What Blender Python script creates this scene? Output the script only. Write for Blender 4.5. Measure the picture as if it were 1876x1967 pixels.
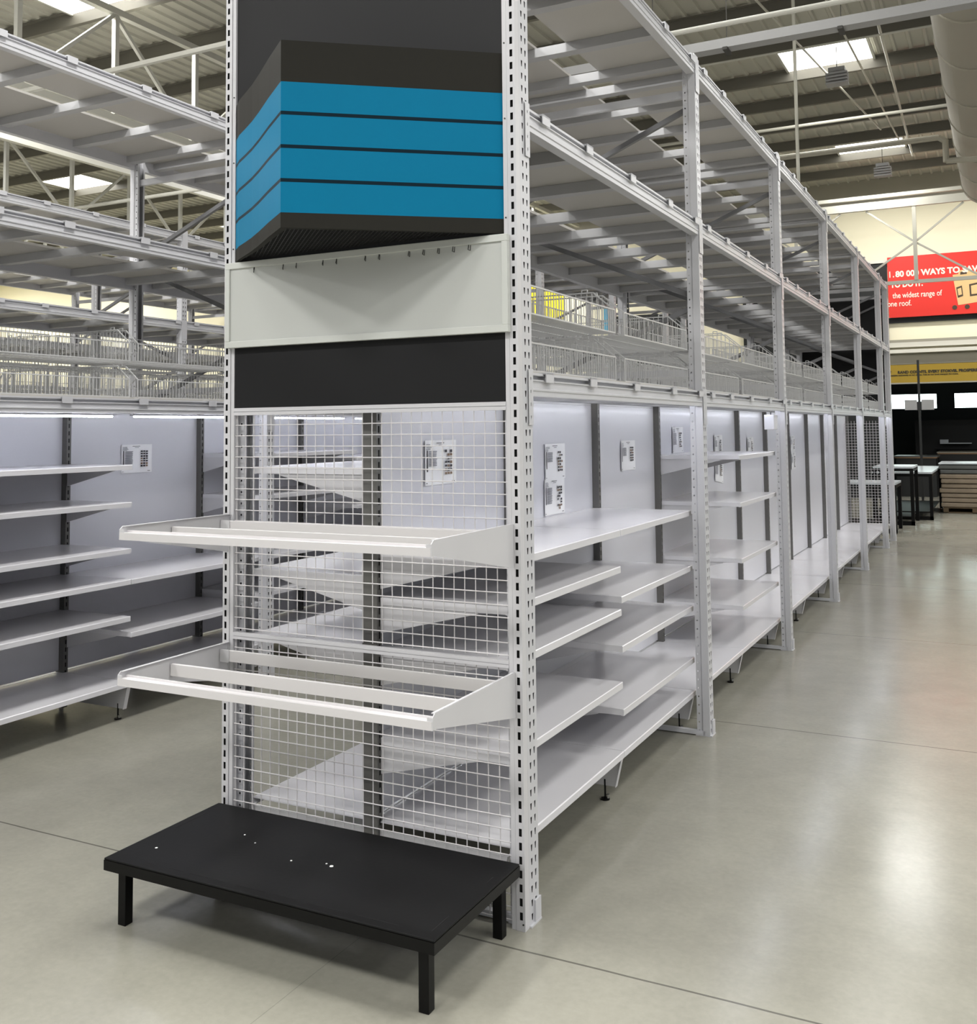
import bpy, math, random
from mathutils import Matrix, Vector
random.seed(7)
# ------------------------------------------------------------------ clear
for o in list(bpy.data.objects): bpy.data.objects.remove(o, do_unlink=True)
S = bpy.context.scene
C = S.collection
# ------------------------------------------------------------------ camera
cd = bpy.data.cameras.new('camera'); cam = bpy.data.objects.new('camera', cd); C.objects.link(cam)
RT = Vector((0.8917862476742525, 0.4523267022128044, -0.010855548091431601))
UP = Vector((0.03850653992738941, -0.05196860008015593, 0.9979060632086213))
FW = Vector((-0.45081541105190365, 0.8903369132362186, 0.06376241908134786))
M = Matrix((RT, UP, -FW)).transposed().to_4x4(); M.translation = Vector((1.6455, -3.4629, 1.8434))
cam.matrix_world = M
cd.sensor_fit = 'HORIZONTAL'; cd.sensor_width = 36.0; cd.lens = 1940.0/1876*36
cd.shift_x = (938-946.87)/1876; cd.shift_y = (701.37-983.5)/1876
cd.clip_start = 0.05; cd.clip_end = 200
S.camera = cam
# ------------------------------------------------------------------ view
vs = S.view_settings
vs.view_transform = 'Standard'; vs.look = 'None'; vs.gamma = 1.0; vs.use_curve_mapping = False
vs.exposure = 0.12
# ------------------------------------------------------------------ world: daylight that spills in from the rest of the hall
W = bpy.data.worlds.new('hall_daylight'); S.world = W; W.use_nodes = True
bg = W.node_tree.nodes['Background']; bg.inputs[0].default_value = (0.93, 0.97, 1.0, 1); bg.inputs[1].default_value = 0.36
# ------------------------------------------------------------------ area lights: daylight through the roof lights, plus added fill lamps
def area(name, loc, sx, sy, power, col=(1, 0.99, 0.965), rot=(0, 0, 0)):
    l = bpy.data.lights.new(name, 'AREA'); l.shape = 'RECTANGLE'; l.size = sx; l.size_y = sy; l.energy = power; l.color = col
    o = bpy.data.objects.new(name, l); C.objects.link(o); o.location = loc; o.rotation_euler = rot
    return o
SKY_X = (-27.6, -18.8, -9.9, -0.85, 8.2)
SKY_Y = (-6.5, 0.0, 6.4, 13.95, 20.65)
for sx_ in SKY_X:
    for sy_ in SKY_Y:
        area('roof_and_fill_glow', (sx_, sy_, 7.9), 1.36, 1.3, (75 if sy_ < 20 else 200) if -2 < sx_ < 0 and sy_ > 3 else (240 if sy_ > 20 else 150) if sx_ > 3 else 290)
for sy_ in (13.95, 20.65): area('roof_and_fill_glow', (-33.0, sy_, 7.9), 1.36, 1.3, 300)  # fill lamps without panes, added to brighten the far left wall
FILL_X = (-14.3, -5.4, 3.7, 12.7)      # unseen roof lights added outside the picture to spread the light
for sx_ in FILL_X:
    for sy_ in (-13.2, -6.5, 0.0) + ((6.4, 13.95, 20.65) if sx_ > 3 else ()):
        area('roof_and_fill_glow', (sx_, sy_, 7.9), 1.36, 1.3, (240 if sy_ > 20 else 130) if sx_ > 3 else 290)

# ------------------------------------------------------------------ colours and materials
def lin(c):
    return tuple(((v/255)/12.92 if v/255 <= 0.04045 else ((v/255+0.055)/1.055)**2.4) for v in c)
def mat(name, rgb, rough=0.5, metal=0.0, spec=0.5, coat=0.0, emit=None, es=0.0, noise=0.0, nscale=20.0, bump=0.0, bscale=200.0):
    m = bpy.data.materials.new(name); m.use_nodes = True
    nt = m.node_tree; b = nt.nodes['Principled BSDF']
    col = lin(rgb) + (1,)
    b.inputs['Base Color'].default_value = col
    b.inputs['Roughness'].default_value = rough; b.inputs['Metallic'].default_value = metal
    b.inputs['Specular IOR Level'].default_value = spec; b.inputs['Coat Weight'].default_value = coat
    b.inputs['Coat Roughness'].default_value = 0.1
    tc = nt.nodes.new('ShaderNodeTexCoord')
    if noise > 0:
        n = nt.nodes.new('ShaderNodeTexNoise'); n.inputs['Scale'].default_value = nscale; n.inputs['Detail'].default_value = 4
        r = nt.nodes.new('ShaderNodeMapRange'); r.inputs[3].default_value = 1-noise; r.inputs[4].default_value = 1+noise
        x = nt.nodes.new('ShaderNodeVectorMath'); x.operation = 'SCALE'; x.inputs[0].default_value = col[:3]
        nt.links.new(tc.outputs['Object'], n.inputs['Vector']); nt.links.new(n.outputs['Fac'], r.inputs[0])
        nt.links.new(r.outputs[0], x.inputs['Scale']); nt.links.new(x.outputs[0], b.inputs['Base Color'])
    if bump > 0:
        n2 = nt.nodes.new('ShaderNodeTexNoise'); n2.inputs['Scale'].default_value = bscale
        bp = nt.nodes.new('ShaderNodeBump'); bp.inputs['Strength'].default_value = bump; bp.inputs['Distance'].default_value = 0.002
        nt.links.new(tc.outputs['Object'], n2.inputs['Vector']); nt.links.new(n2.outputs['Fac'], bp.inputs['Height']); nt.links.new(bp.outputs[0], b.inputs['Normal'])
    if emit:
        b.inputs['Emission Color'].default_value = lin(emit) + (1,); b.inputs['Emission Strength'].default_value = es
    return m
M_ = dict(
    white=mat('white_powder_coat', (202, 201, 204), 0.38, noise=0.03, nscale=6),
    rack=mat('light_grey_rack_paint', (198, 198, 202), 0.36, noise=0.03, nscale=5),
    shelf=mat('white_shelf_paint', (216, 215, 219), 0.24, noise=0.03, nscale=4),
    panel=mat('glossy_white_panel', (212, 212, 218), 0.34, coat=0.08, noise=0.02, nscale=2),
    deck=mat('light_deck_board', (182, 179, 174), 0.5, noise=0.03, nscale=3),
    bar=mat('galvanised_bar', (172, 172, 174), 0.4, noise=0.05, nscale=12),
    brace=mat('shaded_brace_steel', (112, 112, 114), 0.45, metal=0.3),  # darker grey stands in for shade under the open-channel braces
    wire=mat('white_wire', (205, 204, 202), 0.35),
    mesh=mat('white_mesh_wire', (212, 209, 210), 0.35),
    basket=mat('grey_basket_wire', (194, 194, 194), 0.35),
    spine=mat('taupe_post_paint', (99, 98, 95), 0.45, noise=0.06, nscale=30),
    hollow=mat('dark_inside_liner', (20, 20, 20), 0.9),  # bare dark inside plus its shade, put into one near-black liner colour
    black=mat('black_lacquer', (11, 11, 12), 0.55, spec=0.22, noise=0.15, nscale=9, bump=0.1, bscale=60),
    blacktube=mat('black_steel', (9, 9, 9), 0.4, spec=0.18),
    scuff=mat('scuffed_black_edge', (16, 16, 17), 0.6),
    chip=mat('white_paint_chip', (235, 235, 235), 0.6),
    chrome=mat('chrome', (190, 190, 190), 0.2, metal=1.0),
    board=mat('charcoal_board', (50, 50, 51), 0.7, spec=0.15, noise=0.04, nscale=3),
    board2=mat('black_board', (32, 32, 33), 0.6, spec=0.15, noise=0.05, nscale=5),
    fascia=mat('dark_bronze_fascia', (40, 39, 35), 0.7, spec=0.12, noise=0.06, nscale=40),
    blue=mat('blue_fascia', (0, 112, 150), 0.65, spec=0.12, noise=0.03, nscale=8),
    navy=mat('navy_line', (3, 30, 42), 0.6, spec=0.12),
    header=mat('pale_grey_header', (190, 192, 188), 0.55, noise=0.02, nscale=3),
    headframe=mat('pale_grey_frame', (200, 202, 197), 0.4),
    hook=mat('dark_hook', (70, 70, 68), 0.3, metal=0.8),
    paper=mat('paper', (246, 246, 248), 0.4, coat=0.5),
    ink=mat('grey_ink', (135, 135, 142), 0.6), inkd=mat('dark_ink', (48, 44, 52), 0.6), inkb=mat('brown_ink', (128, 104, 84), 0.6),
    roof=mat('cream_roof_sheet', (174, 172, 160), 0.5, noise=0.06, nscale=1.2),
    purlin=mat('grey_steel_purlin', (104, 101, 92), 0.5, noise=0.08, nscale=2),
    truss=mat('cream_steel', (184, 183, 174), 0.45),
    duct=mat('duct_skin', (150, 146, 136), 0.7, spec=0.2, noise=0.05, nscale=1.5),
    wall=mat('cream_wall', (250, 243, 214), 0.7, noise=0.02, nscale=0.5),
    walld=mat('black_wall', (17, 19, 19), 0.6), wallg=mat('dark_green_grey_wall', (52, 60, 60), 0.6),
    grey=mat('grey_fascia', (156, 152, 138), 0.6), lightgrey=mat('white_steel_channel', (225, 222, 210), 0.4),
    red=mat('red_banner', (222, 46, 34), 0.5), bannertext=mat('banner_white', (250, 232, 215), 0.5),
    yellow=mat('mustard_sign', (158, 130, 32), 0.5), signtext=mat('sign_black', (40, 36, 20), 0.5),
    carton=mat('carton', (222, 184, 128), 0.6), cartonline=mat('carton_print', (70, 55, 40), 0.6),
    brightyellow=mat('yellow_poster', (230, 215, 40), 0.5), skyblue=mat('blue_poster', (60, 160, 200), 0.5),
    wrap=mat('brown_wrapped_boards', (136, 122, 104), 0.32, noise=0.18, nscale=7, bump=0.3, bscale=12),
    wrapd=mat('dark_wrapped_boards', (88, 90, 88), 0.3, noise=0.12, nscale=6), timber=mat('pallet_timber', (96, 80, 58), 0.7, noise=0.15, nscale=12),
    tabletop=mat('pale_top', (196, 202, 206), 0.2), woodtop=mat('wood_top', (150, 118, 84), 0.4),
    pipe=mat('pipe_paint', (182, 180, 168), 0.5), cable=mat('dark_cable', (50, 48, 44), 0.6),
    whitebox=mat('white_plastic', (212, 212, 218), 0.4), cream=mat('cream_leg', (205, 200, 180), 0.5),
    pane=mat('rooflight_pane', (255, 255, 255), 0.5, emit=(255, 254, 248), es=5.5),
    led=mat('led_tube', (255, 255, 255), 0.4, emit=(240, 244, 255), es=30.0),
    glass=mat('daylit_window', (230, 245, 240), 0.2, emit=(225, 245, 240), es=6.0),
    conceal=mat('frame_grey', (150, 150, 150), 0.5),
)
def floor_material():
    m = bpy.data.materials.new('polished_concrete'); m.use_nodes = True; nt = m.node_tree; L = nt.links.new
    b = nt.nodes['Principled BSDF']; tc = nt.nodes.new('ShaderNodeTexCoord')
    def N(t, **k):
        n = nt.nodes.new(t)
        for a, v in k.items(): setattr(n, a, v)
        return n
    def noise(sc, det=5, rough=0.6, vec=None):
        n = N('ShaderNodeTexNoise'); n.inputs['Scale'].default_value = sc; n.inputs['Detail'].default_value = det; n.inputs['Roughness'].default_value = rough
        L(vec or tc.outputs['Object'], n.inputs['Vector']); return n.outputs['Fac']
    def ramp(f, a, b_, c0, c1):
        r = N('ShaderNodeMapRange'); r.inputs[1].default_value = a; r.inputs[2].default_value = b_; r.inputs[3].default_value = c0; r.inputs[4].default_value = c1
        L(f, r.inputs[0]); return r.outputs[0]
    def math_(op, a, b_=None):
        n = N('ShaderNodeMath', operation=op)
        for i, v in ((0, a), (1, b_)):
            if v is None: continue
            if isinstance(v, (int, float)): n.inputs[i].default_value = v
            else: L(v, n.inputs[i])
        return n.outputs[0]
    big = ramp(noise(0.55, 6, 0.62), 0.3, 0.72, 0.85, 1.11)
    mid = ramp(noise(3.2, 8, 0.7), 0.3, 0.7, 0.91, 1.06)
    fine = ramp(noise(38, 3, 0.6), 0.3, 0.7, 0.955, 1.035)
    f = math_('MULTIPLY', math_('MULTIPLY', big, mid), fine)
    sep = N('ShaderNodeSeparateXYZ'); L(tc.outputs['Object'], sep.inputs[0])
    wob = math_('MULTIPLY', math_('SUBTRACT', noise(1.5, 2), 0.5), 0.012)
    def joint(coord, off, pitch, w):
        u = math_('ADD', math_('ADD', coord, -off + 50*pitch + pitch/2), wob)
        d = math_('ABSOLUTE', math_('SUBTRACT', math_('MODULO', u, pitch), pitch/2))
        return math_('LESS_THAN', d, w)
    jy = joint(sep.outputs['Y'], -0.12, 3.06, 0.0048)
    jx = joint(sep.outputs['X'], -0.53, 6.1, 0.0016)
    j = math_('MAXIMUM', jy, math_('MULTIPLY', jx, 0.4))
    f = math_('MULTIPLY', f, math_('SUBTRACT', 1.0, math_('MULTIPLY', j, 0.6)))
    sc = N('ShaderNodeVectorMath', operation='SCALE'); sc.inputs[0].default_value = lin((148, 146, 135)); L(f, sc.inputs['Scale'])
    L(sc.outputs[0], b.inputs['Base Color'])
    L(ramp(noise(1.2, 3), 0.3, 0.7, 0.17, 0.24), b.inputs['Roughness'])
    b.inputs['Specular IOR Level'].default_value = 0.4
    bp = N('ShaderNodeBump'); bp.inputs['Strength'].default_value = 0.025; bp.inputs['Distance'].default_value = 0.003
    L(noise(5, 4), bp.inputs['Height']); L(bp.outputs[0], b.inputs['Normal'])
    return m
M_['floor'] = floor_material()

# ------------------------------------------------------------------ mesh builder
class MB:
    def __init__(s): s.v = []; s.f = []; s.m = []; s.k = 0
    def quad(s, *p):
        i = len(s.v); s.v += [tuple(q) for q in p]; s.f.append(tuple(range(i, i+len(p)))); s.m.append(s.k)
        return s
    def box(s, x0, x1, y0, y1, z0, z1):
        i = len(s.v)
        s.v += [(x0,y0,z0),(x1,y0,z0),(x1,y1,z0),(x0,y1,z0),(x0,y0,z1),(x1,y0,z1),(x1,y1,z1),(x0,y1,z1)]
        for q in ((0,3,2,1),(4,5,6,7),(0,1,5,4),(1,2,6,5),(2,3,7,6),(3,0,4,7)): s.f.append(tuple(i+a for a in q)); s.m.append(s.k)
        return s
    def bar(s, a, b, w, h=None, n=4, up=(0, 0, 1)):
        """straight member between two points; n=4 square, else round"""
        h = h or w; a = Vector(a); b = Vector(b); d = (b-a).normalized(); u = Vector(up)
        if abs(d.dot(u)) > 0.98: u = Vector((0, 1, 0))
        r = d.cross(u).normalized(); u = r.cross(d)
        if n == 4: ring = [(-w/2, -h/2), (w/2, -h/2), (w/2, h/2), (-w/2, h/2)]
        else: ring = [(w/2*math.cos(2*math.pi*k/n), h/2*math.sin(2*math.pi*k/n)) for k in range(n)]
        i = len(s.v)
        for c in (a, b):
            for (p, q) in ring: s.v.append(tuple(c + r*p + u*q))
        n = len(ring)
        for k in range(n): s.f.append((i+k, i+(k+1) % n, i+n+(k+1) % n, i+n+k)); s.m.append(s.k)
        s.f.append(tuple(i+k for k in reversed(range(n)))); s.m.append(s.k)
        s.f.append(tuple(i+n+k for k in range(n))); s.m.append(s.k)
        return s
    def prism(s, poly, axis, a, b):
        """poly in the plane square to axis, extruded from a to b"""
        def P(u, v, t): return {'x': (t, u, v), 'y': (u, t, v), 'z': (u, v, t)}[axis]
        i = len(s.v); n = len(poly)
        for t in (a, b):
            for (u, v) in poly: s.v.append(P(u, v, t))
        for k in range(n): s.f.append((i+k, i+(k+1) % n, i+n+(k+1) % n, i+n+k)); s.m.append(s.k)
        s.f.append(tuple(i+k for k in reversed(range(n)))); s.m.append(s.k)
        s.f.append(tuple(i+n+k for k in range(n))); s.m.append(s.k)
        return s
    def perf(s, P, u0, u1, v0, v1, holes, pitch, off):
        """sheet P(u,v) from u0..u1, v0..v1 with real holes; holes: (centre, top half width, bottom half width, height)"""
        edges = [u0]
        for h in holes:
            w = max(h[1], h[2]) + 0.001; edges += [h[0]-w, h[0]+w]
        edges.append(u1)
        for k in range(0, len(edges)-1, 2):
            if edges[k+1] - edges[k] > 1e-5: s.quad(P(edges[k], v0), P(edges[k+1], v0), P(edges[k+1], v1), P(edges[k], v1))
        for k, h in enumerate(holes):
            a, b = edges[2*k+1], edges[2*k+2]; c, wt, wb, hh = h
            v = v0; z = v0 + off
            while z + hh/2 < v1:
                lo, hi = z-hh/2, z+hh/2; top = min(z + pitch/2, v1)
                s.quad(P(a, v), P(b, v), P(c+wb, lo), P(c-wb, lo))
                s.quad(P(a, v), P(c-wb, lo), P(c-wt, hi), P(a, top))
                s.quad(P(b, v), P(b, top), P(c+wt, hi), P(c+wb, lo))
                s.quad(P(c-wt, hi), P(c+wt, hi), P(b, top), P(a, top))
                v = top; z += pitch
            if v < v1: s.quad(P(a, v), P(b, v), P(b, v1), P(a, v1))
        return s
    def build(s, name, mats, parent=None, bevel=0.0, smooth=False, loc=None):
        me = bpy.data.meshes.new(name); me.from_pydata(s.v, [], s.f)
        if not isinstance(mats, (list, tuple)): mats = [mats]
        for q in mats: me.materials.append(M_[q] if isinstance(q, str) else q)
        if len(mats) > 1: me.polygons.foreach_set('material_index', s.m)
        if smooth: me.polygons.foreach_set('use_smooth', [True]*len(s.f))
        me.update()
        o = bpy.data.objects.new(name, me); C.objects.link(o)
        if parent: o.parent = parent
        if loc: o.location = loc
        if bevel:
            b = o.modifiers.new('edge', 'BEVEL'); b.width = bevel; b.segments = 2; b.limit_method = 'ANGLE'
        return o
def tag(o, label=None, cat=None, group=None, kind=None):
    if label: o['label'] = label
    if cat: o['category'] = cat
    if group: o['group'] = group
    if kind: o['kind'] = kind
    return o
def thing(name, label, cat, loc=(0, 0, 0), rz=0, group=None):
    o = bpy.data.objects.new(name, None); C.objects.link(o); o.location = loc; o.rotation_euler = (0, 0, rz); o.empty_display_size = 0.1
    return tag(o, label, cat, group)
def copy_tree(o, loc=None, label=None, group=None, rz=None, parent=None):
    kids = list(KIDS.get(o, [])) or [k for k in o.children]
    c = o.copy(); C.objects.link(c)
    if parent: c.parent = parent
    if loc is not None: c.location = loc
    if rz is not None: c.rotation_euler = (0, 0, rz)
    if label: c['label'] = label
    if group: c['group'] = group
    for k in kids: copy_tree(k, parent=c)
    return c
KIDS = {}
ORD = ['first', 'second', 'third', 'fourth', 'fifth', 'sixth', 'seventh', 'eighth', 'ninth', 'tenth', 'eleventh', 'twelfth', 'thirteenth']

# ------------------------------------------------------------------ the setting
XL, XR, YN, YF = -36.0, 12.0, -9.0, 24.0
ROOF = 8.2
tag(MB().box(XL, XR, YN, 33.0, -0.2, 0).build('floor', 'floor'), kind='structure')
def roof():
    b = MB(); x = XL; prof = []
    while x < XR:
        prof += [(x, ROOF), (x+0.17, ROOF), (x+0.19, ROOF-0.035), (x+0.23, ROOF-0.035)]; x += 0.25
    prof += [(XR, ROOF), (XR, ROOF+0.1), (XL, ROOF+0.1)]
    for k in range(len(prof)-3):
        (a, za), (c, zc) = prof[k], prof[k+1]
        b.quad((a, YN, za), (c, YN, zc), (c, YF, zc), (a, YF, za))
    b.box(XL, XR, YN, YF, ROOF+0.02, ROOF+0.1)
    return tag(b.build('ceiling', 'roof'), kind='structure')
roof()
n = 0
y = 13.09 - 1.545*14
while y < YF - 0.3:
    if y > YN:
        b = MB(); b.box(XL, XR, y-0.004, y+0.004, ROOF-0.235, ROOF-0.036).box(XL, XR, y, y+0.07, ROOF-0.236, ROOF-0.228).box(XL, XR, y-0.07, y, ROOF-0.044, ROOF-0.036)
        o = b.build('trim_%d' % (n+1), 'purlin'); tag(o, kind='structure'); n += 1
    y += 1.545
# far wall with the dark entrance lobby below it
def far_wall():
    b = MB()
    b.k = 0; b.box(XL, -20.0, YF, YF+0.25, 0, ROOF); b.box(-20.0, XR, YF, YF+0.25, 3.36, 7.45)
    b.k = 1; b.box(-20.0, XR, YF-0.03, YF+0.25, 7.45, ROOF)
    return tag(b.build('wall_far', ['wall', 'grey']), kind='structure')
far_wall()
tag(MB().box(-4.6, -0.93, YF-0.12, YF-0.004, 0, 6.02).build('wall_black_section', 'walld'), kind='structure')
tag(MB().box(-8.35, -5.9, YF-0.12, YF-0.004, 0, 5.05).build('wall_dark_section', 'walld'), kind='structure')
tag(MB().box(-20.0, -4.6, YF, YF+0.25, 0, 3.36).build('wall_far_lower', 'wallg'), kind='structure')
def lobby():
    b = MB(); zt = 3.4
    b.k = 1
    b.box(-5, XR, 32.0, 32.2, 0, 2.35); b.box(-5, XR, 32.0, 32.2, 2.87, zt)
    for a, c in ((-5, -2.2), (-0.3, 0.17), (2.0, 2.5), (4.3, XR)): b.box(a, c, 32.0, 32.2, 2.35, 2.87)
    b.k = 0
    b.box(-5, XR, YF+0.26, 32.0, zt, zt+0.1); b.box(-5, -4.9, YF, 32.2, 0, zt)
    return tag(b.build('wall_lobby', ['walld', 'wallg']), kind='structure')
lobby()
for k, (a, c) in enumerate(((-2.2, -0.3), (0.17, 2.0), (2.5, 4.3))):
    o = MB().box(a, c, 32.05, 32.08, 2.35, 2.87).build('window_%d' % (k+1), 'glass'); tag(o, kind='structure')
    fr = MB(); t = 0.03
    fr.box(a, c, 31.98, 32.04, 2.35, 2.35+t).box(a, c, 31.98, 32.04, 2.87-t, 2.87).box(a, a+t, 31.98, 32.04, 2.35, 2.87).box(c-t, c, 31.98, 32.04, 2.35, 2.87)
    fr.build('window_frame', 'walld', o)
tag(MB().box(XL-0.2, XL, YN, YF+0.2, 0, ROOF).build('wall_left', 'wall'), kind='structure')
# shed-roof channels above the entrance
for k, (z0, z1, dy, mt) in enumerate(((3.80, 3.92, 0.22, 'lightgrey'), (3.65, 3.74, 0.3, 'lightgrey'), (4.43, 4.56, 0.1, 'walld'), (3.92, 4.00, 0.08, 'grey'), (3.37, 3.61, 0.12, 'grey'))):
    tag(MB().box(-0.93, XR, YF-dy, YF-0.003, z0, z1).build('trim_%d' % (30+k), mt), kind='structure')
tag(MB().box(-4.6, -0.88, YF-0.16, YF-0.12, 5.98, 6.06).build('trim_40', 'lightgrey'), kind='structure')

# ------------------------------------------------------------------ roof lights
def rooflight(x, y, label):
    t = thing('roof_light', label, 'skylight', (x, y, ROOF-0.06), group='square roof lights')
    f = MB()
    for a in ((-0.74, -0.70, -0.70, 0.70), (0.70, 0.74, -0.70, 0.70), (-0.74, 0.74, -0.74, -0.70), (-0.74, 0.74, 0.70, 0.74)): f.box(a[0], a[1], a[2], a[3], -0.03, 0.03)
    f.build('frame', 'truss', t); MB().box(-0.70, 0.70, -0.70, 0.70, -0.002, 0.004).build('pane', 'pane', t)
    return t
r0 = rooflight(SKY_X[3], SKY_Y[3], 'bright square roof light, larger one at upper right above the aisle')
for a in FILL_X:  # panes for the added fill lights, not part of the seen grid
    for c in (-6.5, 0.0) + ((6.4, 13.95, 20.65) if a > 3 and a < 12 else ()):
        if a < 12: copy_tree(r0, (a, c, ROOF-0.06), 'bright square fill light added outside the picture at %.0f m by %.0f m' % (a, c))
for i, a in enumerate(SKY_X):
    for j, c in enumerate(SKY_Y):
        if (i, j) == (3, 3): continue
        lab = 'bright square roof light, farther one near the duct end' if (i, j) == (3, 4) else 'bright square roof light above the left rack' if (i, j) == (2, 2) else \
            'bright square roof light seen between the decks of the left rack' if (i, j) == (1, 3) else 'bright square roof light in row %d, column %d of the hall ceiling' % (j+1, i+1)
        copy_tree(r0, (a, c, ROOF-0.06), lab)

# ------------------------------------------------------------------ roof steel
def truss_y(x, label, y0=-6.0, y1=23.5, z0=6.15, z1=7.75, pitch=1.55):
    t = thing('roof_truss', label, 'truss', (x, y0, z0), group='cream lattice roof trusses'); h = z1-z0; L = y1-y0
    MB().box(-0.05, 0.05, 0, L, h-0.09, h).build('top_chord', 'truss', t)
    MB().box(-0.05, 0.05, 0, L, 0, 0.09).build('bottom_chord', 'truss', t)
    k = 0; y = 0
    while y < L-0.1:
        MB().bar((0, y+0.04, 0.1), (0, y+0.04, h-0.1), 0.07).build('post', 'truss', t)
        if y+pitch < L:
            a, c = ((0.1, h-0.1) if k % 2 else (h-0.1, 0.1))
            MB().bar((0, y+0.04, a), (0, y+pitch, c), 0.05).build('brace', 'truss', t)
        y += pitch; k += 1
    return t
truss_y(-9.2, 'cream lattice roof truss above the left rack, first beyond the aisle')
truss_y(-12.3, 'slender cream lattice roof truss between the first and the second one', z0=6.5, z1=7.6, pitch=1.2)
truss_y(-15.5, 'cream lattice roof truss, second one seen over the left rack')
truss_y(-22.0, 'cream lattice roof truss, far one by the left hall wall')
def wind_truss():
    t = thing('bracing_truss', 'cream horizontal bracing truss in front of the far cream wall', 'truss', (-0.035, 21.0, 5.07))
    MB().box(-4.5, 8, -0.05, 0.05, 1.72, 1.9).build('top_chord', 'pipe', t); MB().box(-4.5, 8, -0.05, 0.05, 1.98, 2.06).build('upper_rail', 'pipe', t)
    MB().box(-4.5, 8, -0.035, 0.035, -0.04, 0.04).build('bottom_chord', 'pipe', t)
    for x in (-2.6, 0, 2.6, 5.2):
        MB().bar((x, 0, 0.04), (x, 0, 1.72), 0.08).build('post', 'pipe', t)
        for s in (-1, 1):
            MB().bar((x, 0, 0.9), (x+s*1.02, 0, 1.70), 0.04).build('brace', 'pipe', t)
            MB().bar((x, 0, 0.9), (x+s*1.27, 0, 0.05), 0.04).build('brace', 'pipe', t)
wind_truss()
# bracing rods, pipes and trunking on the right of the hall
def rod(name, a, b, w, mt, label, cat, n=8):
    return tag(MB().bar(a, b, w, n=n).build(name, mt, smooth=False), label, cat)
rod('bracing_rod', (-1.35, 9.0, 7.7), (-0.35, 17.6, 7.7), 0.035, 'pipe', 'thin pale bracing rod slanting from the trunking above the aisle', 'rod')
rod('bracing_rod', (0.25, 9.3, 7.7), (0.05, 20.0, 7.7), 0.045, 'pipe', 'pale bracing rod passing right of the bigger roof light', 'rod')
rod('bracing_rod', (-0.35, 10.5, 7.7), (-0.10, 18.5, 7.7), 0.035, 'pipe', 'thin pale bracing rod touching the right side of the bigger roof light', 'rod')
rod('hanging_tube', (-0.66, 10.0, 4.4), (-0.66, 10.0, 7.9), 0.045, 'pipe', 'upright white tube hanging in front of the bigger roof light', 'tube')
rod('sprinkler_pipe', (-9, 15.2, 7.3), (1.6, 15.2, 7.3), 0.06, 'pipe', 'long pale sprinkler pipe running under the two roof lights', 'pipe')
rod('sprinkler_pipe', (-9, 11.6, 7.4), (1.6, 11.6, 7.4), 0.035, 'pipe', 'thin sprinkler pipe crossing the lower edge of the bigger roof light', 'pipe')
def bent_pipe():
    b = MB()
    b.bar((-9, 13.5, 6.31), (0.874, 13.5, 6.31), 0.09, n=10); b.bar((0.874, 13.5, 6.31), (0.97, 13.5, 6.24), 0.09, n=10)
    b.bar((0.97, 13.5, 6.26), (0.97, 13.5, 5.91), 0.09, n=10); b.bar((0.97, 13.5, 5.93), (2.2, 13.5, 5.85), 0.09, n=10)
    tag(b.build('bent_pipe', 'grey'), 'thick grey pipe bending down beside the round duct', 'pipe')
bent_pipe()
def trunking(y, z, w, h, mt, label, x0=-3.0, x1=6):
    t = thing('cable_trunking', label, 'trunking', (0, y, z))
    MB().box(x0, x1, -w/2, w/2, -h/2, h/2).build('channel', mt, t)
    for x in (-0.85, 0.31, 2.8): MB().bar((x, 0, h/2), (x, 0.05, 8.1-z), 0.010, n=5).build('hanger', 'cable', t)
    for x in (-0.85, 0.31): MB().box(x-0.025, x+0.025, -w/2-0.02, w/2+0.02, -h/2-0.03, -h/2).build('clamp', 'cable', t)
trunking(7.05, 5.9, 0.16, 0.10, 'conceal', 'broad pale cable trunking hung under the roof above the aisle')
def light_line():
    t = thing('light_line', 'slim white lamp tube running along the roof above the trunking', 'light', (0, 6.23, 5.8))
    MB().bar((-3.2, 0, 0), (6, 0, 0), 0.055, n=10).build('tube', 'truss', t)
    MB().box(-1.55, -1.35, -0.05, 0.05, 0.02, 0.1).build('end_box', 'cable', t)
    for x in (-1.5, -1.4, 2.4): MB().bar((x, 0, 0.03), (x, 0, 2.3), 0.010, n=5).build('hanger', 'cable', t)
light_line()
def speaker(x, y, z, label):
    t = thing('ceiling_fitting', label, 'fitting', (x, y, z), group='small fittings hung under the roof')
    b = MB()
    for k in range(4): b.box(-0.16, 0.16, -0.1, 0.1, -0.10+k*0.05, -0.075+k*0.05)
    b.box(-0.12, 0.12, -0.08, 0.08, 0.1, 0.16); b.build('louvre', 'conceal', t)
    MB().bar((0, 0, 0.16), (0, 0, 0.5), 0.012, n=5).build('hanger', 'cable', t)
speaker(-0.48, 12.6, 7.2, 'small grey louvred fitting hung below the bigger roof light')
speaker(-0.36, 17.8, 6.9, 'small grey louvred fitting hung beyond the farther roof light')
def duct():
    t = thing('air_duct', 'large round beige fabric air duct under the roof', 'duct', (1.5, -4.0, 6.5))
    b = MB(); b.bar((0, 0, 0), (0, 21.9, 0), 0.9, n=28); b.build('duct_tube', 'duct', t, smooth=True)
    for yy in [12.0+1.6*k for k in range(7)]:
        r = MB(); r.bar((0, yy, 0), (0, yy+0.03, 0), 0.93, n=28); r.build('band', 'grey', t)
    e = MB(); e.bar((0, 21.9, 0), (0, 22.05, 0), 0.75, n=28); e.build('end_cap', 'duct', t)
duct()
rng = random.Random(3)
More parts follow.
